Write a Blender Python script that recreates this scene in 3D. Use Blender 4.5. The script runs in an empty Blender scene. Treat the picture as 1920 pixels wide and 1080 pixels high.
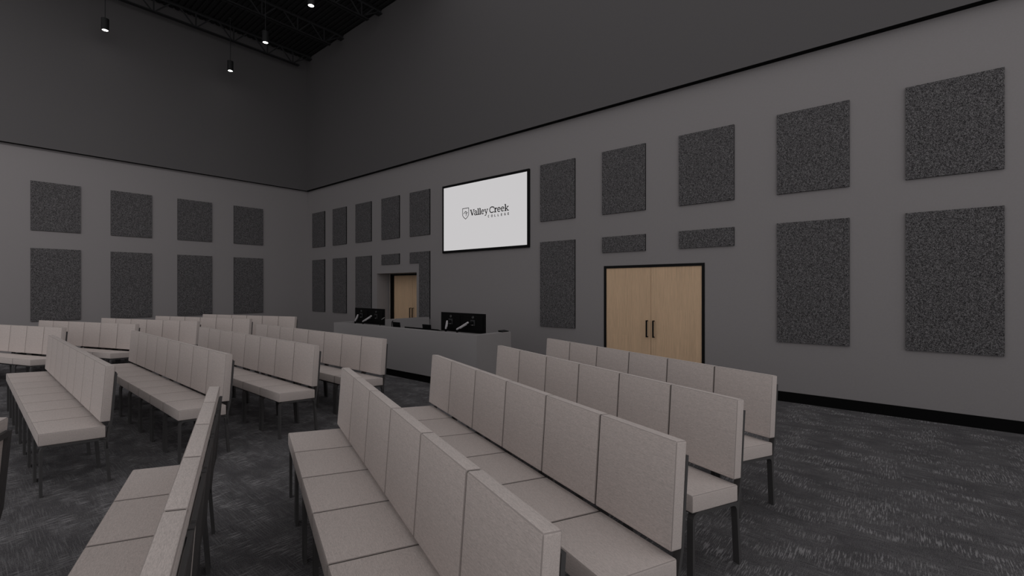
import bpy, bmesh, math, random
from mathutils import Vector, Matrix
random.seed(7)
scene = bpy.context.scene
COL = scene.collection
PI = math.pi
R = math.radians

# ------------------------------------------------------------------ render look
scene.view_settings.view_transform = 'Standard'
try: scene.view_settings.look = 'None'
except Exception: pass
scene.view_settings.gamma = 1.0
scene.view_settings.use_curve_mapping = False
scene.view_settings.exposure = 0.0

# ------------------------------------------------------------------ materials
def new_mat(name, col, rough=0.8, metal=0.0, spec=0.3):
    m = bpy.data.materials.new(name); m.use_nodes = True
    b = m.node_tree.nodes['Principled BSDF']
    b.inputs['Base Color'].default_value = (*col, 1)
    b.inputs['Roughness'].default_value = rough
    b.inputs['Metallic'].default_value = metal
    b.inputs['Specular IOR Level'].default_value = spec
    return m, m.node_tree, b

def mapping(nt, scale, loc=(0, 0, 0), rot=(0, 0, 0), coord='Object'):
    tc = nt.nodes.new('ShaderNodeTexCoord'); mp = nt.nodes.new('ShaderNodeMapping')
    mp.inputs['Scale'].default_value = scale; mp.inputs['Location'].default_value = loc
    mp.inputs['Rotation'].default_value = rot
    nt.links.new(tc.outputs[coord], mp.inputs['Vector'])
    return mp.outputs['Vector']

def noise(nt, vec, scale=1.0, detail=2.0, rough=0.5):
    n = nt.nodes.new('ShaderNodeTexNoise'); n.inputs['Scale'].default_value = scale
    n.inputs['Detail'].default_value = detail; n.inputs['Roughness'].default_value = rough
    nt.links.new(vec, n.inputs['Vector']); return n.outputs['Fac']

def ramp(nt, fac, stops):
    r = nt.nodes.new('ShaderNodeValToRGB'); e = r.color_ramp.elements
    while len(e) < len(stops): e.new(0.5)
    for i, (p, c) in enumerate(stops):
        e[i].position = p
        e[i].color = (*c, 1) if hasattr(c, '__len__') else (c, c, c, 1)
    nt.links.new(fac, r.inputs['Fac']); return r.outputs['Color']

def math_node(nt, op, a, b):
    n = nt.nodes.new('ShaderNodeMath'); n.operation = op
    for i, v in enumerate((a, b)):
        if isinstance(v, (int, float)): n.inputs[i].default_value = v
        else: nt.links.new(v, n.inputs[i])
    return n.outputs[0]

def mix_col(nt, fac, a, b, mode='MIX'):
    n = nt.nodes.new('ShaderNodeMix'); n.data_type = 'RGBA'; n.blend_type = mode
    for idx, v in ((0, fac), (6, a), (7, b)):
        if isinstance(v, (int, float)): n.inputs[idx].default_value = v
        elif isinstance(v, tuple): n.inputs[idx].default_value = (*v, 1)
        else: nt.links.new(v, n.inputs[idx])
    return n.outputs[2]

def bump(nt, b, h, strength, dist):
    n = nt.nodes.new('ShaderNodeBump'); n.inputs['Strength'].default_value = strength
    n.inputs['Distance'].default_value = dist
    nt.links.new(h, n.inputs['Height']); nt.links.new(n.outputs['Normal'], b.inputs['Normal'])

def wall_paint(name, col):
    m, nt, b = new_mat(name, col, 0.75, spec=0.2)
    f = noise(nt, mapping(nt, (60, 60, 60)), 1, 3)
    nt.links.new(ramp(nt, f, [(0.3, tuple(c * 0.975 for c in col)), (0.7, tuple(c * 1.025 for c in col))]), b.inputs['Base Color'])
    bump(nt, b, f, 0.04, 0.002)
    return m

ALB = 1.0
M_WALL = wall_paint('light_grey_paint', (0.262, 0.246, 0.250))
M_UPPER = wall_paint('charcoal_paint', (0.108, 0.102, 0.105))
M_BOOTH = wall_paint('booth_grey_laminate', (0.30, 0.285, 0.288))
M_BLACK, _, _ = new_mat('black_trim_and_shade', (0.0035, 0.0035, 0.0037), 0.7, spec=0.08)
M_BLACKMETAL, _, _ = new_mat('black_metal', (0.006, 0.006, 0.0065), 0.6, spec=0.12)
M_FRAME, _, _ = new_mat('charcoal_powder_coat', (0.072, 0.069, 0.070), 0.5, spec=0.3)
M_JOIST, _, _ = new_mat('dark_painted_steel', (0.031, 0.031, 0.033), 0.6, spec=0.2)
M_DECK, nt, b = new_mat('black_painted_deck', (0.024, 0.024, 0.025), 0.7, spec=0.15)
M_PLASTIC, _, _ = new_mat('black_plastic', (0.003, 0.003, 0.0033), 0.5, spec=0.12)
M_PLATE, _, _ = new_mat('dark_grey_plate', (0.035, 0.035, 0.037), 0.5)
M_WHITE, _, _ = new_mat('light_grey_arm', (0.52, 0.50, 0.52), 0.45)
M_SILVER, _, _ = new_mat('satin_silver', (0.42, 0.41, 0.41), 0.35, metal=0.4)
M_BEAD, _, _ = new_mat('pale_corner_bead', (0.42, 0.37, 0.32), 0.5)
M_DESK, _, _ = new_mat('dark_desk_laminate', (0.06, 0.058, 0.06), 0.6)
M_LOGO, _, _ = new_mat('grey_logo', (0.16, 0.16, 0.165), 0.4)

# woven bench fabric
def fabric():
    base = (0.575, 0.507, 0.482)
    m, nt, b = new_mat('woven_taupe_fabric', base, 0.95, spec=0.1)
    b.inputs['Sheen Weight'].default_value = 0.12
    v1 = mapping(nt, (60, 520, 520)); a = noise(nt, v1, 1, 1, 0.6)
    v2 = mapping(nt, (700, 330, 330)); c = noise(nt, v2, 1, 1, 0.5)
    v3 = mapping(nt, (14, 150, 150)); d = noise(nt, v3, 1, 2, 0.5)
    s = math_node(nt, 'ADD', math_node(nt, 'MULTIPLY', a, 0.55), math_node(nt, 'ADD', math_node(nt, 'MULTIPLY', c, 0.28), math_node(nt, 'MULTIPLY', d, 0.17)))
    col = ramp(nt, s, [(0.36, tuple(x * 0.80 for x in base)), (0.5, base), (0.64, tuple(min(1, x * 1.18) for x in base))])
    nt.links.new(col, b.inputs['Base Color'])
    bump(nt, b, s, 0.25, 0.001)
    return m
M_FABRIC = fabric()
M_WELT, _, _ = new_mat('dark_joint_welt', (0.085, 0.075, 0.07), 0.95, spec=0.05)
M_PIPING, _, _ = new_mat('taupe_piping', (0.36, 0.315, 0.30), 0.9, spec=0.1)

def felt():
    m, nt, b = new_mat('speckled_grey_felt', (0.12, 0.115, 0.12), 0.98, spec=0.05)
    a = noise(nt, mapping(nt, (115, 115, 115)), 1, 3, 0.8)
    c = noise(nt, mapping(nt, (30, 30, 30)), 1, 2, 0.5)
    s = math_node(nt, 'ADD', math_node(nt, 'MULTIPLY', a, 0.9), math_node(nt, 'MULTIPLY', c, 0.1))
    col = ramp(nt, s, [(0.40, (0.012, 0.0115, 0.012)), (0.475, (0.064, 0.0605, 0.0632)), (0.53, (0.114, 0.1085, 0.113)), (0.61, (0.25, 0.241, 0.247))])
    nt.links.new(col, b.inputs['Base Color'])
    bump(nt, b, a, 0.3, 0.003)
    return m
M_FELT = felt()
M_FELTEDGE, _, _ = new_mat('black_felt_edge', (0.012, 0.012, 0.013), 0.95, spec=0.05)

def carpet():
    m, nt, b = new_mat('charcoal_carpet', (0.05, 0.05, 0.05), 1.0, spec=0.03)
    # fine pile and an all-over cross-hatch of short threads
    fine = noise(nt, mapping(nt, (210, 210, 1)), 1, 2, 0.75)
    hx = noise(nt, mapping(nt, (16, 190, 1)), 1, 2, 0.6)
    hy = noise(nt, mapping(nt, (190, 16, 1), (5, 9, 0)), 1, 2, 0.6)
    patch = noise(nt, mapping(nt, (5, 2.6, 1), (2, 8, 0)), 1, 3, 0.6)
    # bright dashes running along X, gathered in clusters that repeat tile after tile
    dash = noise(nt, mapping(nt, (8.5, 100, 1)), 1, 2, 0.6)
    clus = noise(nt, mapping(nt, (4.6, 2.4, 1), (3, 1, 0)), 1, 2, 0.6)
    d1 = ramp(nt, dash, [(0.50, 0.0), (0.60, 1.0)])
    c1 = ramp(nt, clus, [(0.45, 0.0), (0.60, 1.0)])
    dd = math_node(nt, 'MULTIPLY', d1, c1)
    # long thin threads along Y
    thr = noise(nt, mapping(nt, (120, 4.0, 1), (7, 2, 0)), 1, 2, 0.55)
    clus2 = noise(nt, mapping(nt, (2.4, 2.0, 1), (11, 5, 0)), 1, 2, 0.6)
    t1 = ramp(nt, thr, [(0.51, 0.0), (0.62, 1.0)])
    c2 = ramp(nt, clus2, [(0.40, 0.0), (0.56, 1.0)])
    tt = math_node(nt, 'MULTIPLY', t1, c2)
    base = ramp(nt, fine, [(0.34, (0.030, 0.0285, 0.031)), (0.5, (0.088, 0.084, 0.089)), (0.66, (0.215, 0.207, 0.215))])
    hat = math_node(nt, 'MAXIMUM', ramp(nt, hx, [(0.52, 0.0), (0.66, 1.0)]), ramp(nt, hy, [(0.52, 0.0), (0.66, 1.0)]))
    hat = math_node(nt, 'MULTIPLY', hat, ramp(nt, patch, [(0.38, 0.25), (0.60, 1.0)]))
    base = mix_col(nt, math_node(nt, 'MULTIPLY', ramp(nt, patch, [(0.40, 1.0), (0.55, 0.0)]), 0.22), base, (0.040, 0.0385, 0.043))
    col = mix_col(nt, math_node(nt, 'MULTIPLY', hat, 0.52), base, (0.20, 0.193, 0.20))
    col = mix_col(nt, math_node(nt, 'MULTIPLY', tt, 0.40), col, (0.235, 0.228, 0.235))
    col = mix_col(nt, math_node(nt, 'MULTIPLY', dd, 0.66), col, (0.36, 0.35, 0.36))
    nt.links.new(col, b.inputs['Base Color'])
    bump(nt, b, fine, 0.4, 0.004)
    return m
M_CARPET = carpet()

def oak(name='light_oak_veneer'):
    base = (0.66, 0.46, 0.30)
    m, nt, b = new_mat(name, base, 0.55, spec=0.3)
    # board split: strips across y with random tone
    g = noise(nt, mapping(nt, (1, 95, 2.2)), 1, 3, 0.65)
    fib = noise(nt, mapping(nt, (1, 330, 7)), 1, 2, 0.6)
    br = nt.nodes.new('ShaderNodeTexBrick')
    v = mapping(nt, (1, 1, 1), rot=(0, 0, 0))
    sep = nt.nodes.new('ShaderNodeSeparateXYZ'); nt.links.new(v, sep.inputs[0])
    cmb = nt.nodes.new('ShaderNodeCombineXYZ'); nt.links.new(sep.outputs['Z'], cmb.inputs[0]); nt.links.new(sep.outputs['Y'], cmb.inputs[1])
    nt.links.new(cmb.outputs[0], br.inputs['Vector'])
    br.inputs['Scale'].default_value = 1.0; br.inputs['Brick Width'].default_value = 1.35; br.inputs['Row Height'].default_value = 0.115
    br.inputs['Mortar Size'].default_value = 0.0; br.offset = 0.37
    br.inputs['Color1'].default_value = (0.40, 0.40, 0.40, 1); br.inputs['Color2'].default_value = (0.60, 0.60, 0.60, 1)
    s = math_node(nt, 'ADD', math_node(nt, 'MULTIPLY', g, 0.5), math_node(nt, 'ADD', math_node(nt, 'MULTIPLY', fib, 0.28), math_node(nt, 'MULTIPLY', br.outputs['Color'], 0.22)))
    col = ramp(nt, s, [(0.34, tuple(x * 0.76 for x in base)), (0.5, base), (0.66, tuple(min(1, x * 1.2) for x in base))])
    nt.links.new(col, b.inputs['Base Color'])
    return m
M_OAK = oak()

def emit(name, col, s):
    m = bpy.data.materials.new(name); m.use_nodes = True; nt = m.node_tree
    nt.nodes.clear(); e = nt.nodes.new('ShaderNodeEmission'); o = nt.nodes.new('ShaderNodeOutputMaterial')
    e.inputs['Color'].default_value = (*col, 1); e.inputs['Strength'].default_value = s
    nt.links.new(e.outputs[0], o.inputs[0]); return m
M_SCREEN = emit('lit_screen', (0.578, 0.565, 0.572), 1.0)
M_LAMP = emit('lit_lamp_lens', (1.0, 0.98, 0.95), 14.0)
M_INK, _, _ = new_mat('black_ink', (0.004, 0.004, 0.004), 0.6, spec=0.05)

# ------------------------------------------------------------------ mesh helpers
class MB:
    def __init__(s): s.bm = bmesh.new()
    def box(s, x0, x1, y0, y1, z0, z1, bevel=0.0, seg=2, mat=0):
        g = bmesh.ops.create_cube(s.bm, size=1.0)
        vs = g['verts']
        for v in vs:
            v.co = Vector(((x0 + x1) / 2 + v.co.x * (x1 - x0), (y0 + y1) / 2 + v.co.y * (y1 - y0), (z0 + z1) / 2 + v.co.z * (z1 - z0)))
        if bevel:
            es = list({e for v in vs for e in v.link_edges})
            bmesh.ops.bevel(s.bm, geom=es, offset=bevel, segments=seg, affect='EDGES', profile=0.6)
        return vs
    def hexa(s, pts, bevel=0.0, seg=2):
        """8 points: bottom 4 ccw, top 4 ccw"""
        vs = [s.bm.verts.new(p) for p in pts]
        fs = [(3, 2, 1, 0), (4, 5, 6, 7), (0, 1, 5, 4), (1, 2, 6, 5), (2, 3, 7, 6), (3, 0, 4, 7)]
        faces = [s.bm.faces.new([vs[i] for i in f]) for f in fs]
        if bevel:
            es = list({e for f in faces for e in f.edges})
            bmesh.ops.bevel(s.bm, geom=es, offset=bevel, segments=seg, affect='EDGES', profile=0.6)
    def prism(s, poly, axis, a0, a1):
        """poly: list of 2D points; axis 'x','y','z' extruded from a0 to a1"""
        def P(p, a):
            if axis == 'x': return (a, p[0], p[1])
            if axis == 'y': return (p[0], a, p[1])
            return (p[0], p[1], a)
        lo = [s.bm.verts.new(P(p, a0)) for p in poly]; hi = [s.bm.verts.new(P(p, a1)) for p in poly]
        s.bm.faces.new(lo); s.bm.faces.new(hi[::-1])
        n = len(poly)
        for i in range(n):
            s.bm.faces.new([lo[i], hi[i], hi[(i + 1) % n], lo[(i + 1) % n]])
    def cyl(s, c0, c1, r0, r1=None, seg=24, caps=True):
        r1 = r0 if r1 is None else r1
        c0, c1 = Vector(c0), Vector(c1); d = (c1 - c0).normalized()
        up = Vector((0, 0, 1)) if abs(d.z) < 0.95 else Vector((1, 0, 0))
        a = d.cross(up).normalized(); b = d.cross(a)
        L = []
        for c, r in ((c0, r0), (c1, r1)):
            L.append([s.bm.verts.new(c + (a * math.cos(2 * PI * i / seg) + b * math.sin(2 * PI * i / seg)) * r) for i in range(seg)])
        for i in range(seg):
            s.bm.faces.new([L[0][i], L[0][(i + 1) % seg], L[1][(i + 1) % seg], L[1][i]])
        if caps: s.bm.faces.new(L[0][::-1]); s.bm.faces.new(L[1])
    def tube(s, pts, r, seg=10):
        pts = [Vector(p) for p in pts]; rings = []
        for i, p in enumerate(pts):
            d = (pts[min(i + 1, len(pts) - 1)] - pts[max(i - 1, 0)]).normalized()
            up = Vector((0, 1, 0)) if abs(d.y) < 0.9 else Vector((1, 0, 0))
            a = d.cross(up).normalized(); b = d.cross(a)
            rings.append([s.bm.verts.new(p + (a * math.cos(2 * PI * k / seg) + b * math.sin(2 * PI * k / seg)) * r) for k in range(seg)])
        for i in range(len(pts) - 1):
            for k in range(seg):
                s.bm.faces.new([rings[i][k], rings[i][(k + 1) % seg], rings[i + 1][(k + 1) % seg], rings[i + 1][k]])
        s.bm.faces.new(rings[0][::-1]); s.bm.faces.new(rings[-1])
    def ribbon(s, path, w, th, u0, u1):
        """flat bar: path in (v,z) plane, thickness th, width along x from u0 to u1"""
        n = len(path); L = []
        for i in range(n):
            p = Vector(path[i])
            if i == 0: d = Vector(path[1]) - p
            elif i == n - 1: d = p - Vector(path[i - 1])
            else: d = (Vector(path[i + 1]) - p).normalized() + (p - Vector(path[i - 1])).normalized()
            d.normalize(); nn = Vector((-d.y, d.x)) * th / 2
            a, b = p + nn, p - nn
            L.append([s.bm.verts.new((u0, a.x, a.y)), s.bm.verts.new((u1, a.x, a.y)), s.bm.verts.new((u1, b.x, b.y)), s.bm.verts.new((u0, b.x, b.y))])
        for i in range(n - 1):
            for k in range(4):
                s.bm.faces.new([L[i][k], L[i][(k + 1) % 4], L[i + 1][(k + 1) % 4], L[i + 1][k]])
        s.bm.faces.new(L[0][::-1]); s.bm.faces.new(L[-1])
    def build(s, name, mat, parent=None, loc=(0, 0, 0), smooth=False):
        bmesh.ops.recalc_face_normals(s.bm, faces=s.bm.faces[:])
        me = bpy.data.meshes.new(name); s.bm.to_mesh(me); s.bm.free()
        me.materials.append(mat)
        if smooth:
            for p in me.polygons: p.use_smooth = True
            try: me.set_sharp_from_angle(angle=R(35))
            except Exception: pass
        o = bpy.data.objects.new(name, me); o.location = loc; COL.objects.link(o)
        if parent: o.parent = parent
        return o

def tag(o, label, cat, group=None):
    o['label'] = label; o['category'] = cat
    if group: o['group'] = group
    return o
def thing(name, label, cat, loc=(0, 0, 0), rz=0, group=None):
    o = bpy.data.objects.new(name, None); COL.objects.link(o)
    o.location = loc; o.rotation_euler = (0, 0, rz); o.empty_display_size = 0.1
    return tag(o, label, cat, group)
def struct(o): o['kind'] = 'structure'; return o
def copy_tree(root, loc, rz=None, label=None, group=None):
    r = root.copy(); COL.objects.link(r); r.location = loc
    if rz is not None: r.rotation_euler = (0, 0, rz)
    if label: r['label'] = label
    if group: r['group'] = group
    for ch in list(root.children):
        c = ch.copy(); COL.objects.link(c); c.parent = r
        for g in list(ch.children):
            d = g.copy(); COL.objects.link(d); d.parent = c
    return r

# ------------------------------------------------------------------ room dimensions
WX = 8.14          # right wall face
WY = 16.565        # far (left) wall face
ZS = 5.262         # underside of the proud upper wall
PR = 0.12          # how far the upper wall stands proud
ZC = 10.0          # deck underside
Y0 = -5.0; X0 = -13.0

m = MB(); m.box(X0, WX + 1.2, Y0, WY + 0.3, -0.1, 0)
struct(m.build('floor', M_CARPET))

# right wall with the opening of the door recess, lower part
AY0, AY1, AZ, AXD = 10.294, 12.207, 2.181, 8.593
DY0, DY1, DZ = 2.546, 4.466, 2.175
m = MB()
m.box(WX, WX + 0.453, Y0, DY0, 0, ZS)
m.box(WX, WX + 0.453, DY0, DY1, DZ, ZS)
m.box(WX, WX + 0.453, DY1, AY0, 0, ZS)
m.box(WX + 0.3, WX + 0.453, DY0, DY1, 0, DZ)
m.box(WX, WX + 0.453, AY1, WY, 0, ZS)
m.box(WX, WX + 0.453, AY0, AY1, AZ, ZS)
m.box(WX + 0.63, WX + 0.75, AY0 - 0.3, AY1 + 0.3, 0, ZS)
struct(m.build('wall_right', M_WALL))
m = MB(); m.box(WX - PR, WX + 0.453, Y0, WY - PR, ZS, ZC + 0.3)
struct(m.build('wall_right_upper', M_UPPER))
m = MB(); m.box(X0, WX + 0.453, WY, WY + 0.3, 0, ZS)
struct(m.build('wall_left', M_WALL))
m = MB(); m.box(X0, WX + 0.453, WY - PR, WY + 0.3, ZS, ZC + 0.3)
struct(m.build('wall_left_upper', M_UPPER))
# added black strips: unlit soffit shade under the proud upper wall
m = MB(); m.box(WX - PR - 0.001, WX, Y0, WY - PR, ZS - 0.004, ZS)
struct(m.build('soffit_shade_1', M_BLACK))
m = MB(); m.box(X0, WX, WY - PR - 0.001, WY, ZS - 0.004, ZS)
struct(m.build('soffit_shade_2', M_BLACK))
# baseboards
m = MB()
for a, b_ in ((Y0, DY0), (DY1, AY0), (AY1, WY)): m.box(WX - 0.012, WX, a, b_, 0, 0.152)
struct(m.build('baseboard_right', M_BLACK))
m = MB(); m.box(X0, WX - 0.012, WY - 0.012, WY, 0, 0.152)
struct(m.build('baseboard_left', M_BLACK))

# ceiling: corrugated steel deck, ribs along Y
m = MB(); pitch = 0.1524; XC = -0.5; x = XC; prof = []
while x < WX - PR:
    prof += [(x, 0.0), (x + 0.085, 0.0), (x + 0.100, 0.038), (x + 0.1374, 0.038)]
    x += pitch
prof.append((x, 0.0))
ya, yb = 8.8, WY - PR
lo = [m.bm.verts.new((min(px, WX - PR), ya, ZC + pz)) for px, pz in prof]
hi = [m.bm.verts.new((min(px, WX - PR), yb, ZC + pz)) for px, pz in prof]
for i in range(len(prof) - 1): m.bm.faces.new([lo[i], hi[i], hi[i + 1], lo[i + 1]])
m.box(XC, WX - PR, ya, yb, ZC + 0.045, ZC + 0.2)
struct(m.build('ceiling', M_DECK))

# ------------------------------------------------------------------ doors
def make_door(name, label_y, yc, xface, leaf_x, bead=False):
    """double oak doors centred on yc, frame face at xface, leaves recessed to leaf_x"""
    root = bpy.data.objects.new(name, None); COL.objects.link(root); root.location = (xface, yc, 0); root['kind'] = 'structure'
    fo, fi, zo, zi = 0.958, 0.910, DZ, 2.126
    d0 = -0.012; d1 = leaf_x - xface + 0.05
    m = MB()
    m.box(d0, d1, -fo, -fi, 0, zo); m.box(d0, d1, fi, fo, 0, zo); m.box(d0, d1, -fi, fi, zi, zo)
    m.build('door_frame', M_BLACKMETAL, root)
    lx = leaf_x - xface
    for sgn in (1, -1):
        a, b_ = (0.0025, fi) if sgn > 0 else (-fi, -0.0025)
        m = MB(); m.box(lx, lx + 0.044, a, b_, 0.01, zi)
        leaf = m.build('door_leaf', M_OAK, root)
        m = MB(); y = sgn * 0.0625
        m.box(lx - 0.068, lx - 0.050, y - 0.0125, y + 0.0125, 0.838, 1.150, 0.003)
        for z in (0.846, 1.142): m.box(lx - 0.055, lx, y - 0.008, y + 0.008, z - 0.008, z + 0.008)
        m.build('door_handle', M_BLACKMETAL, leaf)
    if bead:
        m = MB()
        m.box(-0.018, -0.006, 0.9612, 0.9832, 0, zo + 0.004)
        m.box(-0.018, -0.006, -0.97, 0.9612, zo, zo + 0.0058)
        m.build('edge_bead', M_BEAD, root)
    return root
make_door('door_1', '', 3.5, WX, WX + 0.004)
make_door('door_2', '', 11.19, AXD, AXD + 0.10, bead=True)

# ------------------------------------------------------------------ wall screen
tv = thing('wall_screen', 'large wall screen lit white with a black college logo, beside the double doors', 'screen', (WX, 7.7385, 2.65))
tv['label'] = 'large black-framed wall screen lit white, showing a black shield and college name'
TP = 0.046
m = MB(); hw = 1.4365; H = 1.748
for (a, b_, c, d) in ((-hw, -hw + 0.054, 0, H), (hw - 0.054, hw, 0, H), (-hw + 0.054, hw - 0.054, 0, 0.058), (-hw + 0.054, hw - 0.054, H - 0.058, H)):
    m.box(-TP, 0, a, b_, c, d)
m.box(-0.02, 0, -hw + 0.05, hw - 0.05, 0.05, H - 0.05)
m.build('bezel', M_BLACKMETAL, tv)
m = MB(); m.box(-TP + 0.004, -0.02, -hw + 0.054, hw - 0.054, 0.058, H - 0.058)
panel = m.build('display_panel', M_SCREEN, tv)

# lettering: strokes in a (s, z) plane; s grows to the viewer's right (=-y)
YC = 7.7385
class Ink:
    def __init__(s): s.m = MB()
    def seg(s, p, q, w):
        p, q = Vector(p), Vector(q); d = (q - p)
        if d.length < 1e-6: return
        d.normalize(); n = Vector((-d.y, d.x)) * w / 2
        s.poly([p + n, q + n, q - n, p - n])
    def poly(s, pts):
        x1 = -TP + 0.0035; x0 = -TP + 0.0015
        P = lambda p, x: (x, -(p[0]), p[1])
        lo = [s.m.bm.verts.new(P(p, x0)) for p in pts]; hi = [s.m.bm.verts.new(P(p, x1)) for p in pts]
        s.m.bm.faces.new(lo); s.m.bm.faces.new(hi[::-1]); n = len(pts)
        for i in range(n): s.m.bm.faces.new([lo[i], hi[i], hi[(i + 1) % n], lo[(i + 1) % n]])
    def line(s, pts, w):
        for i in range(len(pts) - 1):
            s.seg(pts[i], pts[i + 1], w)
            if i: s.dot(pts[i], w / 2)
    def dot(s, c, r, n=10):
        s.poly([(c[0] + r * math.cos(2 * PI * k / n), c[1] + r * math.sin(2 * PI * k / n)) for k in range(n)])
def arc(cx, cz, rx, rz, a0, a1, n=16):
    return [(cx + rx * math.cos(R(a0 + (a1 - a0) * i / n)), cz + rz * math.sin(R(a0 + (a1 - a0) * i / n))) for i in range(n + 1)]
# glyphs in units of cap height (x to the right)
def glyph(ink, ch, ox, oz, k, kx):
    ys = 1.10 if ch in 'aeyr' else 1.0
    w = 0.20; t = 0.12
    def L(pts, ww=w): ink.line([(ox + p[0] * kx, oz + p[1] * k * ys) for p in pts], ww * k)
    if ch == 'V':
        L([(0.14, 0.97), (0.42, 0.04)]); L([(0.70, 0.97), (0.44, 0.04)], 0.12); L([(0, 0.95), (0.30, 0.95)], t); L([(0.56, 0.95), (0.84, 0.95)], t); return 0.80
    if ch == 'a':
        L([(0.08, 0.56)] + arc(0.26, 0.48, 0.20, 0.17, 150, 20) + [(0.45, 0.06)], 0.14)
        L(arc(0.25, 0.20, 0.20, 0.16, 60, 330), 0.13); L([(0.40, 0.05), (0.60, 0.05)], t); return 0.60
    if ch == 'l':
        L([(0.16, 1.02), (0.16, 0.04)]); L([(0.0, 1.0), (0.16, 1.0)], t); L([(0.0, 0.05), (0.32, 0.05)], t); return 0.34
    if ch == 'e':
        L([(0.09, 0.36), (0.50, 0.36)], 0.10); L(arc(0.29, 0.34, 0.225, 0.29, 5, 315, 20), 0.14); return 0.60
    if ch == 'y':
        L([(0.12, 0.64), (0.32, 0.06)], 0.14); L([(0.54, 0.64), (0.28, -0.16), (0.18, -0.24), (0.06, -0.22)], 0.12)
        L([(0.0, 0.64), (0.25, 0.64)], t); L([(0.42, 0.64), (0.66, 0.64)], t); return 0.62
    if ch == 'C':
        L(arc(0.46, 0.50, 0.38, 0.45, 50, 318, 24), 0.15); L([(0.76, 0.98), (0.76, 0.66)], 0.10); return 0.86
    if ch == 'r':
        L([(0.17, 0.66), (0.17, 0.04)]); L([(0.02, 0.64), (0.17, 0.64)], t); L([(0.0, 0.05), (0.36, 0.05)], t)
        L([(0.19, 0.42), (0.30, 0.58), (0.46, 0.60)], 0.13); L([(0.44, 0.64), (0.44, 0.48)], 0.1); return 0.50
    if ch == 'k':
        L([(0.17, 1.04), (0.17, 0.04)]); L([(0.02, 1.01), (0.17, 1.01)], t); L([(0.0, 0.05), (0.32, 0.05)], t)
        L([(0.22, 0.28), (0.52, 0.62)], 0.11); L([(0.32, 0.38), (0.56, 0.06)], 0.14); L([(0.40, 0.66), (0.66, 0.66)], t); L([(0.44, 0.05), (0.70, 0.05)], t); return 0.70
    return 0.3
def S(y): return YC - y            # world y -> s
ZB = -2.65
ink = Ink(); k = 0.150; base = 3.529 + ZB
def word(txt, y0, y1, base, k):
    global ink
    adv = {'V': .78, 'a': .62, 'l': .345, 'e': .60, 'y': .66, 'C': .84, 'r': .50, 'k': .72}
    tot = sum(adv[c] for c in txt); sc = (y0 - y1) / (tot * k); ox = S(y0)
    for c in txt:
        # scale horizontally by drawing at k but spacing by sc
        ink = Ink(); glyph(ink, c, ox, base, k, k * sc * 1.03); ox += adv[c] * k * sc
        ink.m.build('letter', M_INK, panel)
word('Valley', 8.150, 7.545, base, k)
word('Creek', 7.505, 6.888, base, k)
# COLLEGE, spaced sans capitals
ink2h = 0.056; b2 = 3.430 + ZB; xs = [S(7.541) + i * (7.541 - 6.888 - 0.036) / 6.0 for i in range(7)]
for ch, x0 in zip('COLLEGE', xs):
    h = ink2h; w2 = 0.038; t2 = 0.0125; ink = Ink()
    if ch == 'C': ink.line(arc(x0 + .020, b2 + h / 2, .017, h / 2 - .004, 50, 310, 14), t2)
    if ch == 'O': ink.line(arc(x0 + .021, b2 + h / 2, .020, h / 2 - .004, 0, 360, 18), t2)
    if ch == 'L': ink.line([(x0 + .006, b2 + h), (x0 + .006, b2 + .005), (x0 + .034, b2 + .005)], t2)
    if ch == 'E':
        ink.seg((x0 + .006, b2), (x0 + .006, b2 + h), t2)
        for z in (.005, h / 2, h - .005): ink.seg((x0 + .006, b2 + z), (x0 + .036, b2 + z), t2 * .95)
    if ch == 'G':
        ink.line(arc(x0 + .021, b2 + h / 2, .018, h / 2 - .004, 50, 350, 16), t2); ink.seg((x0 + .022, b2 + h / 2 - .002), (x0 + .040, b2 + h / 2 - .002), t2)
    ink.m.build('letter', M_INK, panel)
ink = Ink()
sl, sr, st, sb = S(8.416), S(8.198), 3.735 + ZB, 3.468 + ZB
cx = (sl + sr) / 2; hh = st - sb
hw_ = (sr - sl) / 2; zk = st - hh * .55
outline = [(sl, st), (sr, st)] + [(cx + hw_ * (1 - (i / 10) ** 1.9), zk - (hh * .45) * i / 10) for i in range(0, 11)]
outline += [(2 * cx - p[0], p[1]) for p in outline[2:-1]][::-1] + [(sl, st), (sl + .001, st)]
ink.line(outline, 0.015)
zz = st - hh * .32
ink.line([(cx - .072, zz - .048), (cx - .005, zz + .008), (cx + .070, zz - .034)], 0.016)
ink.line([(cx - .002, zz - .030), (cx + .052, zz - .062)], 0.017)
ink.line([(cx + .020, zz - .078), (cx + .034, zz - .086)], 0.015)
ink.dot((cx + .012, zz - .098), 0.0105)
ink.line([(cx + .004, zz - .055), (cx + .018, zz - .064)], 0.013)
ink.m.build('shield_emblem', M_INK, panel)

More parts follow.
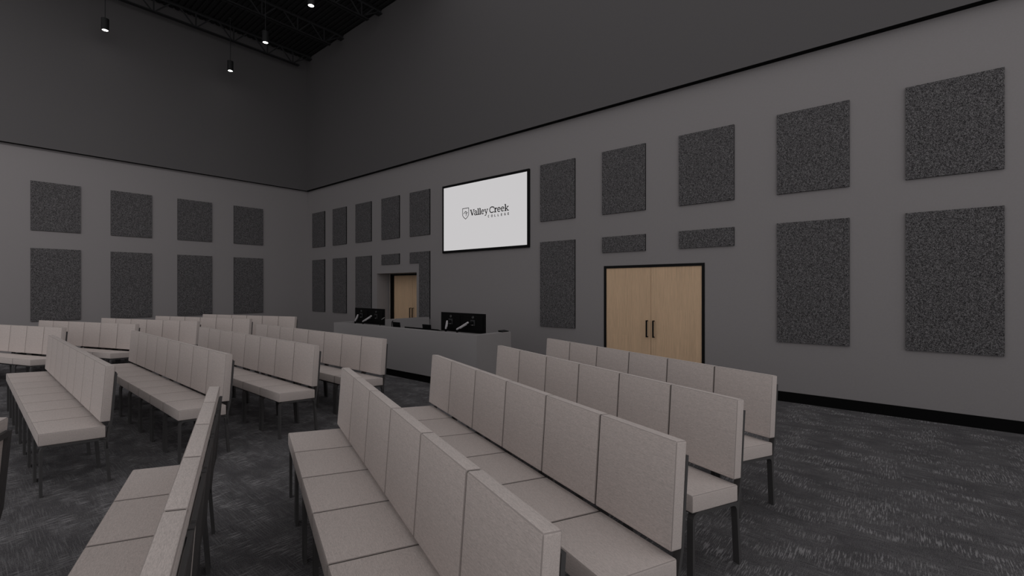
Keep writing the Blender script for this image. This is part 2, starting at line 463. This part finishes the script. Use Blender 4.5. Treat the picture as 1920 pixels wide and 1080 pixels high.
# ------------------------------------------------------------------ acoustic panels
PT = 0.030
ZU0, ZU1, ZL0, ZL1, ZSM = 3.19, 4.42, 0.914, 2.743, 2.437
def apanel(wall, a, b_, z0, z1, label, group, notch=None):
    t = None
    m = MB(); e = 0.0
    if wall == 'R':
        org = (WX, (a + b_) / 2, z0)
        hw = (b_ - a) / 2; h = z1 - z0
        if notch:
            ny, nz = notch[0] - org[1], notch[1] - z0
            poly = [(-hw, 0), (ny, 0), (ny, nz), (hw, nz), (hw, h), (-hw, h)]
        else: poly = [(-hw, 0), (hw, 0), (hw, h), (-hw, h)]
        m.prism(poly, 'x', -PT, 0)
        nrm = Vector((-1, 0, 0))
    else:
        org = ((a + b_) / 2, WY, z0); hw = (b_ - a) / 2; h = z1 - z0
        m.prism([(-hw, 0), (hw, 0), (hw, h), (-hw, h)], 'y', -PT, 0)
        nrm = Vector((0, -1, 0))
    o = m.build('acoustic_panel', M_FELT, None, org)
    o.data.materials.append(M_FELTEDGE)
    for p in o.data.polygons:
        if abs(p.normal.dot(nrm)) < 0.5: p.material_index = 1
    tag(o, label, 'acoustic panel', group)
GU = 'upper row of acoustic panels on the screen wall'; GL = 'lower row of acoustic panels on the screen wall'
ad = lambda y: y * (WX - PT) / WX
NR = [(-.974, -.062), (.546, 1.461), (2.073, 2.988), (3.596, 4.510), (5.121, 6.030)]
upn = ['large grey felt acoustic panel, upper row, farthest right in the photo',
       'grey felt acoustic panel, upper row, second from the far right of the photo',
       'grey felt acoustic panel, upper row, above the right leaf of the wide oak doors',
       'grey felt acoustic panel, upper row, above the left leaf of the wide oak doors',
       'grey felt acoustic panel, upper row, immediately right of the lit wall screen']
lon = ['tall grey felt acoustic panel, lower row, farthest right in the photo',
       'tall grey felt acoustic panel, lower row, first one right of the wide oak doors',
       'short wide grey acoustic panel just above the right leaf of the wide oak doors',
       'short wide grey acoustic panel just above the left leaf of the wide oak doors',
       'tall grey felt acoustic panel between the wall screen and the wide oak doors, lower row']
for i, (a, b_) in enumerate(NR):
    apanel('R', a, ad(b_), ZU0, ZU1, upn[i], GU)
    apanel('R', a, ad(b_), ZSM if i in (2, 3) else ZL0, ZL1, lon[i], GL)
FR = [(9.708, 10.609), (11.053, 11.976), (12.475, 13.406), (13.911, 14.828), (15.313, 16.253)]
upf = ['narrow-looking grey felt panel, upper row, immediately left of the lit wall screen',
       'grey felt panel, upper row, second to the left of the lit wall screen, above doorway',
       'grey felt panel, upper row, third from the room corner on the screen wall',
       'grey felt panel, upper row, second from the room corner on the screen wall',
       'grey felt panel, upper row of the screen wall, nearest the dark room corner']
lof = ['L-shaped grey felt panel notched around the right side of the recessed doorway',
       'small short grey felt panel directly above the recessed doorway behind the booth',
       'tall grey felt panel immediately left of the recessed doorway, behind the monitors',
       'tall grey felt panel, lower row, second from the room corner on the screen wall',
       'tall grey felt panel, lower row of the screen wall, nearest the room corner']
for i, (a, b_) in enumerate(FR):
    apanel('R', a, ad(b_), ZU0, ZU1, upf[i], GU)
    if i == 0: apanel('R', a, ad(b_), ZL0, ZL1, lof[i], GL, notch=(10.155, ZSM))
    else: apanel('R', a, ad(b_), ZSM if i == 1 else ZL0, ZL1, lof[i], GL)
LW = [(1.101, 2.022), (2.627, 3.543), (4.153, 5.067), (5.678, 6.588)]
od = ['farthest left', 'second from the left', 'third from the left', 'nearest the room corner']
for i, (a, b_) in enumerate(LW):
    apanel('L', a, b_ * .998, ZU0, ZU1, 'grey felt acoustic panel on the left-hand wall, upper row, ' + od[i], 'upper acoustic panels on the left-hand wall')
    apanel('L', a, b_ * .998, ZL0, ZL1, 'tall grey felt acoustic panel on the left-hand wall, lower row, ' + od[i], 'lower acoustic panels on the left-hand wall')

# ------------------------------------------------------------------ benches
W = 0.533
def stitch(o):
    o.data.materials.append(M_PIPING)
    for p in o.data.polygons:
        n = p.normal
        if max(abs(n.x), abs(n.y), abs(n.z)) < 0.84 and p.area < 0.003: p.material_index = 1
def make_bench(n, label, group, loc, rz):
    root = thing('bench', label, 'bench', loc, rz, group)
    # local frame: x along the bench, near end at x=0 (bench runs to -n*W); y from front edge to back
    g = 0.0040
    # seat cushion
    m = MB(); a, b_ = g, W - g
    m.hexa([(a, 0, .428), (b_, 0, .428), (b_, .428, .403), (a, .428, .403), (a, 0.0, .532), (b_, 0.0, .532), (b_, .428, .507), (a, .428, .507)], 0.010, 3)
    seat = m.build('seat_cushion', M_FABRIC, root, smooth=True); stitch(seat)
    # back cushion
    m = MB()
    m.hexa([(a, .388, .546), (b_, .388, .546), (b_, .460, .541), (a, .460, .541), (a, .425, 1.043), (b_, .425, 1.043), (b_, .495, 1.036), (a, .495, 1.036)], 0.010, 3)
    back = m.build('back_cushion', M_FABRIC, root, smooth=True); stitch(back)
    parts = [seat, back]
    bw = 0.042; th = 0.020
    for (u0, u1) in ((0.006, 0.006 + bw), (W - 0.006 - bw, W - 0.006)):
        # front leg with its bent shoulder
        path = [(0.018, 0.0), (0.018, 0.365), (0.020, 0.385), (0.027, 0.402), (0.040, 0.412), (0.060, 0.415)]
        m = MB(); m.ribbon(path, bw, th, u0, u1); parts.append(m.build('leg', M_FRAME, root))
        # rear leg, splayed backwards
        path = [(0.455, 0.0), (0.432, 0.335), (0.428, 0.360), (0.418, 0.380), (0.400, 0.391), (0.385, 0.394)]
        m = MB(); m.ribbon(path, bw, th, u0, u1); parts.append(m.build('leg', M_FRAME, root))
    m = MB()
    for (u0, u1) in ((0.006, 0.006 + bw), (W - 0.006 - bw, W - 0.006)):
        m.ribbon([(0.055, 0.4155), (0.385, 0.394), (0.438, 0.391)], bw, th, u0, u1)
    m.box(0.006 + bw, W - 0.006 - bw, 0.345, 0.385, 0.376, 0.398)
    m.box(0.006 + bw, W - 0.006 - bw, 0.060, 0.100, 0.392, 0.414)
    parts.append(m.build('seat_frame', M_FRAME, root))
    m = MB()
    for (u0, u1) in ((0.006, 0.006 + bw), (W - 0.006 - bw, W - 0.006)):
        m.ribbon([(0.436, 0.300), (0.442, 0.42), (0.467, 0.545), (0.500, 0.965)], bw, 0.017, u0, u1)
    m.hexa([(0.048, .4900, .940), (W - .048, .4900, .940), (W - .048, .5065, .938), (0.048, .5065, .938),
            (0.048, .4960, .974), (W - .048, .4960, .974), (W - .048, .5095, .972), (0.048, .5095, .972)])
    parts.append(m.build('back_frame', M_FRAME, root))
    base = list(parts)
    # dark welt closing the joint between two neighbouring cushions
    welts = []
    for nm, pts in (('seat_welt', [(.006, .432), (.424, .407), (.424, .501), (.420, .5035), (.010, .5275), (.006, .524)]),
                    ('back_welt', [(.394, .552), (.456, .547), (.490, 1.028), (.484, 1.0335), (.434, 1.0385), (.430, 1.034)])):
        m = MB(); m.prism(pts, 'x', -0.0042, 0.0042); welts.append(m.build(nm, M_WELT, root))
    for i in range(1, n):
        for wlt in welts:
            o = wlt if i == 1 else wlt.copy()
            if i > 1: COL.objects.link(o); o.parent = root
            o.location.x = -i * W
    for i in range(n):
        off = -(i + 1) * W
        if i == 0:
            for o in base: o.location.x = off
        else:
            for o in base:
                c = o.copy(); COL.objects.link(c); c.parent = root; c.location.x = off
    return root
B6 = make_bench(6, 'taupe six-seat bench nearest the oak double doors, last row of the right-hand block',
                'six-seat benches in the right-hand block', (3.766, 0.920, 0), R(-110))
GR = 'six-seat benches in the right-hand block'
copy_tree(B6, (2.731, 0.920, 0), R(-110), 'taupe six-seat bench in the right-hand block, second in from the oak double doors', GR)
copy_tree(B6, (1.697, 0.920, 0), R(-110), 'taupe bench in the right-hand block whose end fills the bottom centre-right, third from doors', GR)
copy_tree(B6, (0.665, 0.920, 0), R(-110), 'large foreground taupe bench at bottom centre with its whole seat front visible', GR)
copy_tree(B6, (-0.359, 0.920, 0), R(-110), 'foreground taupe bench at lower left seen from its dark frame side, facing left', GR)
copy_tree(B6, (-1.390, 0.920, 0), R(-110), 'taupe bench cut off at the far left edge, only cushion corner and dark frame showing', GR)
GM = 'eight-seat benches in the middle block'
B8 = make_bench(8, 'taupe eight-seat bench of the middle block closest to the grey control booth', GM, (3.310, 5.453, 0), R(-90))
copy_tree(B8, (2.341, 5.453, 0), R(-90), 'taupe eight-seat bench of the middle block, second row in front of the grey booth', GM)
copy_tree(B8, (1.373, 5.453, 0), R(-90), 'taupe eight-seat bench of the middle block, partly behind the foreground bench back', GM)
copy_tree(B8, (0.405, 5.453, 0), R(-90), 'leftmost eight-seat taupe bench, its end facing the camera at left', GM)
GB = 'six-seat benches in the far block by the left-hand wall'
for i, lb in enumerate(['far-block taupe bench at the left edge of the photo, cut off by the frame',
                        'far-block taupe bench, second from the left edge, under the leftmost tall wall panel',
                        'far-block taupe bench in the middle row, third from the left edge',
                        'far-block taupe bench, second from the room corner, its dark end post showing',
                        'far-block taupe bench nearest the room corner, highest behind the others']):
    copy_tree(B6, (0.745 + i * 1.029, 11.215, 0), R(-70), lb, GB)

# ------------------------------------------------------------------ control booth
BX0, BY0, BY1, BZ, BT = 5.480, 5.364, 9.925, 0.956, 0.150
bo = thing('control_booth', 'long grey control booth half-wall with black toe kick, in front of the recessed doorway', 'booth', (BX0, BY0, 0))
def bb(*a): m = MB(); m.box(*a); return m
L = BY1 - BY0
m = MB(); m.box(0, BT, 0, L, 0.135, BZ); m.build('front_panel', M_BOOTH, bo)
m = MB(); m.box(BT, 0.885, 0, BT, 0.135, BZ); m.build('side_panel', M_BOOTH, bo)
m = MB(); m.box(BT, WX - BX0 - PT - 0.001, L - 0.21, L, 0.135, BZ); m.build('side_panel', M_BOOTH, bo)
m = MB(); m.box(0.03, BT - 0.01, 0.03, L - 0.01, 0, 0.135); m.box(BT - 0.01, 0.875, 0.03, BT - 0.01, 0, 0.135)
m.box(BT - 0.01, WX - BX0 - PT - 0.001, L - 0.18, L - 0.03, 0, 0.135)
m.build('toe_kick', M_BLACK, bo)
dk = thing('work_desk', 'dark desk top inside the grey control booth, mostly hidden by its front wall', 'desk', (BX0 + BT, 7.6, 0))
m = MB(); m.box(0.0, 0.75, -2.08, 2.1, 0.72, 0.75); m.build('desk_top', M_DESK, dk)
for y in (-1.95, 1.95):
    m = MB(); m.box(0.05, 0.70, y - 0.02, y + 0.02, 0, 0.72); m.build('leg', M_DESK, dk)

# monitors (backs towards the camera)
MX = 5.885
def make_monitor(label, y):
    t = thing('computer_monitor', label, 'monitor', (MX, y, 0.935), 0, 'black monitors on the control desk')
    hw = 0.288
    m = MB(); m.box(0, 0.022, -hw, hw, 0, 0.352, 0.004); m.box(-0.014, 0, -hw + .05, hw - .05, 0.05, 0.30, 0.004)
    m.build('housing', M_PLASTIC, t)
    m = MB(); m.box(0.022, 0.0235, -hw + .01, hw - .01, 0.012, 0.342); m.build('screen', M_PLASTIC, t)
    m = MB(); m.box(-0.024, -0.014, -0.052, 0.052, 0.135, 0.237, 0.003)
    pl = m.build('mount_plate', M_PLATE, t)
    m = MB(); m.cyl((-0.050, 0, 0.186), (-0.024, 0, 0.186), 0.030, seg=24); m.build('pivot', M_PLASTIC, pl)
    m = MB(); m.cyl((-0.028, 0.004, 0.148), (-0.024, 0.004, 0.148), 0.011, seg=14); m.build('screw', M_SILVER, pl)
    m = MB()
    for a in range(24):
        a0, a1 = 2 * PI * a / 24, 2 * PI * (a + 1) / 24
        if a in (3, 4, 15, 16): continue
        c = lambda q, r: (-0.0155, math.cos(q) * r, 0.285 + math.sin(q) * r)
        vs = [m.bm.verts.new(c(a0, .024)), m.bm.verts.new(c(a1, .024)), m.bm.verts.new(c(a1, .0185)), m.bm.verts.new(c(a0, .0185))]
        m.bm.faces.new(vs)
    m.box(-0.0158, -0.0148, -0.018, 0.018, 0.281, 0.289)
    m.build('logo', M_LOGO, t)
    return t
ms = [('black monitor back on the booth, rightmost of the four', 5.838), ('black monitor back, left one of the pair at the right end of the booth', 6.418),
      ('black monitor back, right one of the pair before the recessed doorway', 8.838), ('black monitor back, leftmost of the four, nearest the room corner', 9.418)]
mon = make_monitor(*ms[0])
for lb, y in ms[1:]: copy_tree(mon, (MX, y, 0.935), None, lb)

def make_arm(label, y, dy, lean):
    t = thing('monitor_arm', label, 'monitor arm', (5.775, y, 0.75), 0, 'light grey monitor arms on the control desk')
    m = MB(); m.cyl((0, 0, 0), (0, 0, 0.21), 0.016, seg=16); m.cyl((0, 0, 0.0), (0, 0, 0.012), 0.04, seg=20); m.cyl((0, 0, .19), (0, 0, .235), .021, seg=16)
    m.build('post', M_PLASTIC, t, smooth=True)
    m = MB(); p0 = Vector((0, -lean * 0.0, 0.245)); p1 = Vector((0.0, dy, 0.378))
    m.cyl(p0, p1, 0.0175, seg=16)
    d = (p1 - p0).normalized(); nn = Vector((0, 0, -1)) - d * d.dot(Vector((0, 0, -1))); nn.normalize()
    m.cyl(p0 + (p1 - p0) * .28 + nn * .012, p0 + (p1 - p0) * .85 + nn * .012, 0.0155, seg=16)
    for p in (p0, p1):
        bmesh.ops.create_uvsphere(m.bm, u_segments=16, v_segments=8, radius=0.0175, matrix=Matrix.Translation(p))
    m.build('upper_arm', M_WHITE, t, smooth=True)
    m = MB(); m.tube([p1, p1 + Vector((0.03, -0.03, 0.0)), Vector((0.066, dy - 0.055, 0.372))], 0.0075, 10); m.build('joint', M_PLASTIC, t, smooth=True)
    return t
for lb, y, dy in (('light grey slanted monitor arm behind the rightmost monitor pair, right one', 6.145, -0.275),
                  ('near-upright light grey monitor arm behind the right-hand monitor pair', 6.448, -0.035),
                  ('light grey slanted monitor arm on the left-hand monitor pair, right one', 9.200, -0.320),
                  ('short light grey monitor arm at the left edge of the left-hand monitor pair', 9.515, -0.105)):
    make_arm(lb, y, dy, 0)

# gooseneck microphones
def make_mic(label, y):
    t = thing('gooseneck_microphone', label, 'microphone', (5.75, y, 0.75), 0, 'gooseneck microphones on the control desk')
    m = MB(); m.cyl((0, 0, 0), (0, 0, 0.02), 0.035, seg=20); m.build('base', M_PLASTIC, t)
    m = MB(); m.tube([(0, 0, 0.02), (0, 0, 0.27), (0, -0.008, 0.292), (0, -0.028, 0.308), (0, -0.055, 0.322)], 0.0085, 10); m.build('gooseneck', M_PLASTIC, t, smooth=True)
    m = MB(); m.tube([(0, -0.052, 0.321), (0, -0.155, 0.367)], 0.0065, 10); m.build('microphone_tip', M_SILVER, t, smooth=True)
    return t
mc = make_mic('gooseneck microphone in front of the left-hand monitor pair', 8.505)
copy_tree(mc, (5.75, 8.087, 0.75), None, 'gooseneck microphone standing just left of the small black tablet')
# tablets
def make_tablet(label, y):
    t = thing('tablet', label, 'tablet', (5.75, y, 0.75), 0, 'small black tablets on the control desk')
    m = MB(); m.hexa([(-.01, -.124, .13), (0, -.124, .13), (0, .124, .13), (-.01, .124, .13), (-.045, -.142, .297), (-.035, -.142, .297), (-.035, .108, .297), (-.045, .108, .297)], .003)
    m.build('body', M_PLASTIC, t)
    m = MB(); m.hexa([(-.01, -.03, 0), (.06, -.03, 0), (.06, .03, 0), (-.01, .03, 0), (-.012, -.02, .15), (.0, -.02, .15), (.0, .02, .15), (-.012, .02, .15)]); m.build('stand', M_PLASTIC, t)
    return t
tb = make_tablet('small tilted black tablet on the booth, the one below the recessed doorway', 7.900)
copy_tree(tb, (5.75, 6.940, 0.75), None, 'small tilted black tablet on the booth, the one nearer the right-hand monitors')
# mixing console whose back edge shows as a thin black line above the ledge
mx = thing('mixing_console', 'low black mixing console whose edge shows as a thin line behind the booth ledge', 'mixing console', (5.832, 7.27, 0.75))
m = MB(); m.hexa([(0, -.54, 0), (.42, -.54, 0), (.42, .50, 0), (0, .50, 0), (0, -.54, .206), (.42, -.54, .06), (.42, .50, .06), (0, .50, .206)], .006); m.build('body', M_PLASTIC, mx)
m = MB()
for i in range(16): m.box(.20, .34, -.50 + i * .062, -.494 + i * .062, .088, .125)
m.build('fader_strip', M_PLATE, mx)
# thin black laptop on the side ledge
lp = thing('closed_laptop', 'thin closed black laptop lying on the right end ledge of the grey booth', 'laptop', (6.27, 5.445, BZ))
m = MB(); m.box(-.085, .085, -.035, .065, .0, .010, .002); m.build('base', M_PLASTIC, lp)
m = MB(); m.hexa([(-.085, -.035, .0105), (.085, -.035, .0105), (.085, .065, .0105), (-.085, .065, .0105), (-.085, -.035, .013), (.085, -.035, .013), (.082, .072, .028), (-.085, .072, .028)]); m.build('lid', M_PLASTIC, lp)

# ------------------------------------------------------------------ roof joists
def make_joist(label, y):
    t = thing('roof_joist', label, 'joist', (WX - PR, y, 0), 0, 'open-web steel joists under the deck')
    XL = -8.55
    def angle_pair(m, x0, x1, z, up):
        for s in (1, -1):
            a, b_ = (0.012, 0.070) if s > 0 else (-0.070, -0.012)
            m.box(x0, x1, a, b_, z, z + 0.006)                       # horizontal leg
            c, d = (0.012, 0.018) if s > 0 else (-0.018, -0.012)
            if up: m.box(x0, x1, c, d, z, z + 0.050)
            else: m.box(x0, x1, c, d, z - 0.050, z + 0.006)
    m = MB(); angle_pair(m, XL, -0.005, 9.978, False); m.build('top_chord', M_JOIST, t)
    m = MB(); angle_pair(m, XL, -0.43, 9.517, True); m.build('bottom_chord', M_JOIST, t)
    m = MB(); m.box(-0.16, -0.002, -0.10, 0.10, 9.862, 9.874); m.box(-0.15, -0.002, -0.035, -0.029, 9.862, 9.95); m.box(-0.15, -0.002, 0.029, 0.035, 9.862, 9.95)
    m.build('bearing_seat', M_JOIST, t)
    def web(x0, z0, x1, z1, w=0.034):
        m = MB(); d = Vector((x1 - x0, z1 - z0)).normalized(); n = Vector((-d.y, d.x)) * w / 2
        m.prism([(x0 + n.x, z0 + n.y), (x1 + n.x, z1 + n.y), (x1 - n.x, z1 - n.y), (x0 - n.x, z0 - n.y)], 'y', -0.011, 0.011)
        m.build('web_member', M_JOIST, t)
    zb, zt = 9.54, 9.955
    xb = -0.64
    web(xb - .02, zb, -0.12, 9.90, 0.028)
    while xb > -8.2:
        web(xb, zb, xb, zt, 0.036)
        web(xb + .02, zb, xb + .40, zt, 0.034)
        nx = xb - (0.84 if xb > -0.7 else 1.02)
        web(xb - .04, zb, xb - .42, zt, 0.034)
        xb = nx
    return t
jl = make_joist('dark open-web steel joist closest to the left-hand wall', 16.10)
for y, lb in ((13.965, 'dark open-web steel joist, second from the left-hand wall, crossing behind a pendant'),
              (11.83, 'dark open-web steel joist at the top edge, third from the left-hand wall')):
    copy_tree(jl, (WX - PR, y, 0), None, lb)

# ------------------------------------------------------------------ pendants
ZP = 8.398
def make_pendant(label, x, y):
    t = thing('pendant_light', label, 'pendant light', (x, y, ZP), 0, 'black cylinder pendant lights')
    r = 0.081; H = 0.296
    m = MB()
    n = 32
    # cylinder shell with a recessed bottom
    rings = [(r, H), (r, 0.0), (r - 0.018, 0.0), (r - 0.020, 0.012)]
    vr = [[m.bm.verts.new((rr * math.cos(2 * PI * i / n), rr * math.sin(2 * PI * i / n), z)) for i in range(n)] for rr, z in rings]
    for a in range(3):
        for i in range(n): m.bm.faces.new([vr[a][i], vr[a + 1][i], vr[a + 1][(i + 1) % n], vr[a][(i + 1) % n]])
    m.bm.faces.new(vr[0]); m.bm.faces.new(vr[3][::-1])
    m.build('shade', M_PEND, t, smooth=True)
    m = MB(); m.cyl((0, 0, 0.0065), (0, 0, 0.0105), 0.0605, seg=32); m.build('lens', M_LAMP, t)
    m = MB(); m.cyl((0, 0, H), (0, 0, ZC - ZP - 0.02), 0.0085, seg=10); m.build('cord', M_JOIST, t)
    m = MB(); m.cyl((0, 0, ZC - ZP - 0.03), (0, 0, ZC - ZP), 0.062, seg=24); m.build('canopy', M_JOIST, t)
    return t
M_PEND, _, _ = new_mat('pendant_black', (0.018, 0.018, 0.019), 0.5, spec=0.25)
P = [(2.383, 15.715, 'leftmost black cylinder pendant lamp hanging high before the left-hand wall'),
     (5.297, 15.715, 'lowest-looking black cylinder pendant lamp, in front of the left-hand wall near the corner'),
     (5.297, 13.175, 'black cylinder pendant lamp hanging in front of the second steel joist'),
     (5.297, 10.630, 'black cylinder pendant lamp cut by the top edge of the photo')]
p0 = make_pendant(P[0][2], P[0][0], P[0][1])
for x, y, lb in P[1:]: copy_tree(p0, (x, y, ZP), None, lb)
for x, y, lb in P:
    l = bpy.data.lights.new('pendant_beam', 'SPOT'); l.energy = 8; l.spot_size = R(50); l.spot_blend = 0.8; l.shadow_soft_size = 0.05; l.color = (1, .96, .92)
    o = bpy.data.objects.new('pendant_beam', l); COL.objects.link(o); o.location = (x, y, ZP - 0.02)

# added unseen area light, high above the seating, brightening the left-hand wall
l = bpy.data.lights.new('added_wall_fill', 'AREA'); l.shape = 'RECTANGLE'; l.size = 12; l.size_y = 0.6; l.energy = 95; l.spread = R(100); l.color = (1, .97, .965)
o = bpy.data.objects.new('added_wall_fill', l); COL.objects.link(o); o.location = (-3.5, 8.3, 8.8)
o.rotation_euler = (Vector((-3.5, WY, 1.6)) - Vector(o.location)).to_track_quat('-Z', 'Y').to_euler()

# ------------------------------------------------------------------ ambient light of the hall
w = bpy.data.worlds.new('World'); scene.world = w; w.use_nodes = True
bg = w.node_tree.nodes['Background']
bg.inputs['Color'].default_value = (1.0, 0.985, 0.985, 1)
wt = w.node_tree; tc = wt.nodes.new('ShaderNodeTexCoord'); sp = wt.nodes.new('ShaderNodeSeparateXYZ')
wt.links.new(tc.outputs['Generated'], sp.inputs[0])
up = math_node(wt, 'MAXIMUM', sp.outputs['Z'], 0.0)
wt.links.new(math_node(wt, 'SUBTRACT', 0.72, math_node(wt, 'MULTIPLY', up, 0.26)), bg.inputs['Strength'])

# ------------------------------------------------------------------ camera
cam = bpy.data.cameras.new('Camera'); co = bpy.data.objects.new('Camera', cam); COL.objects.link(co)
cam.sensor_width = 36.0; cam.lens = 866.0 / 1920.0 * 36.0
cam.clip_start = 0.05; cam.clip_end = 200
co.location = (0, 0, 1.744); co.rotation_euler = (R(90), 0, R(-50))
scene.camera = co
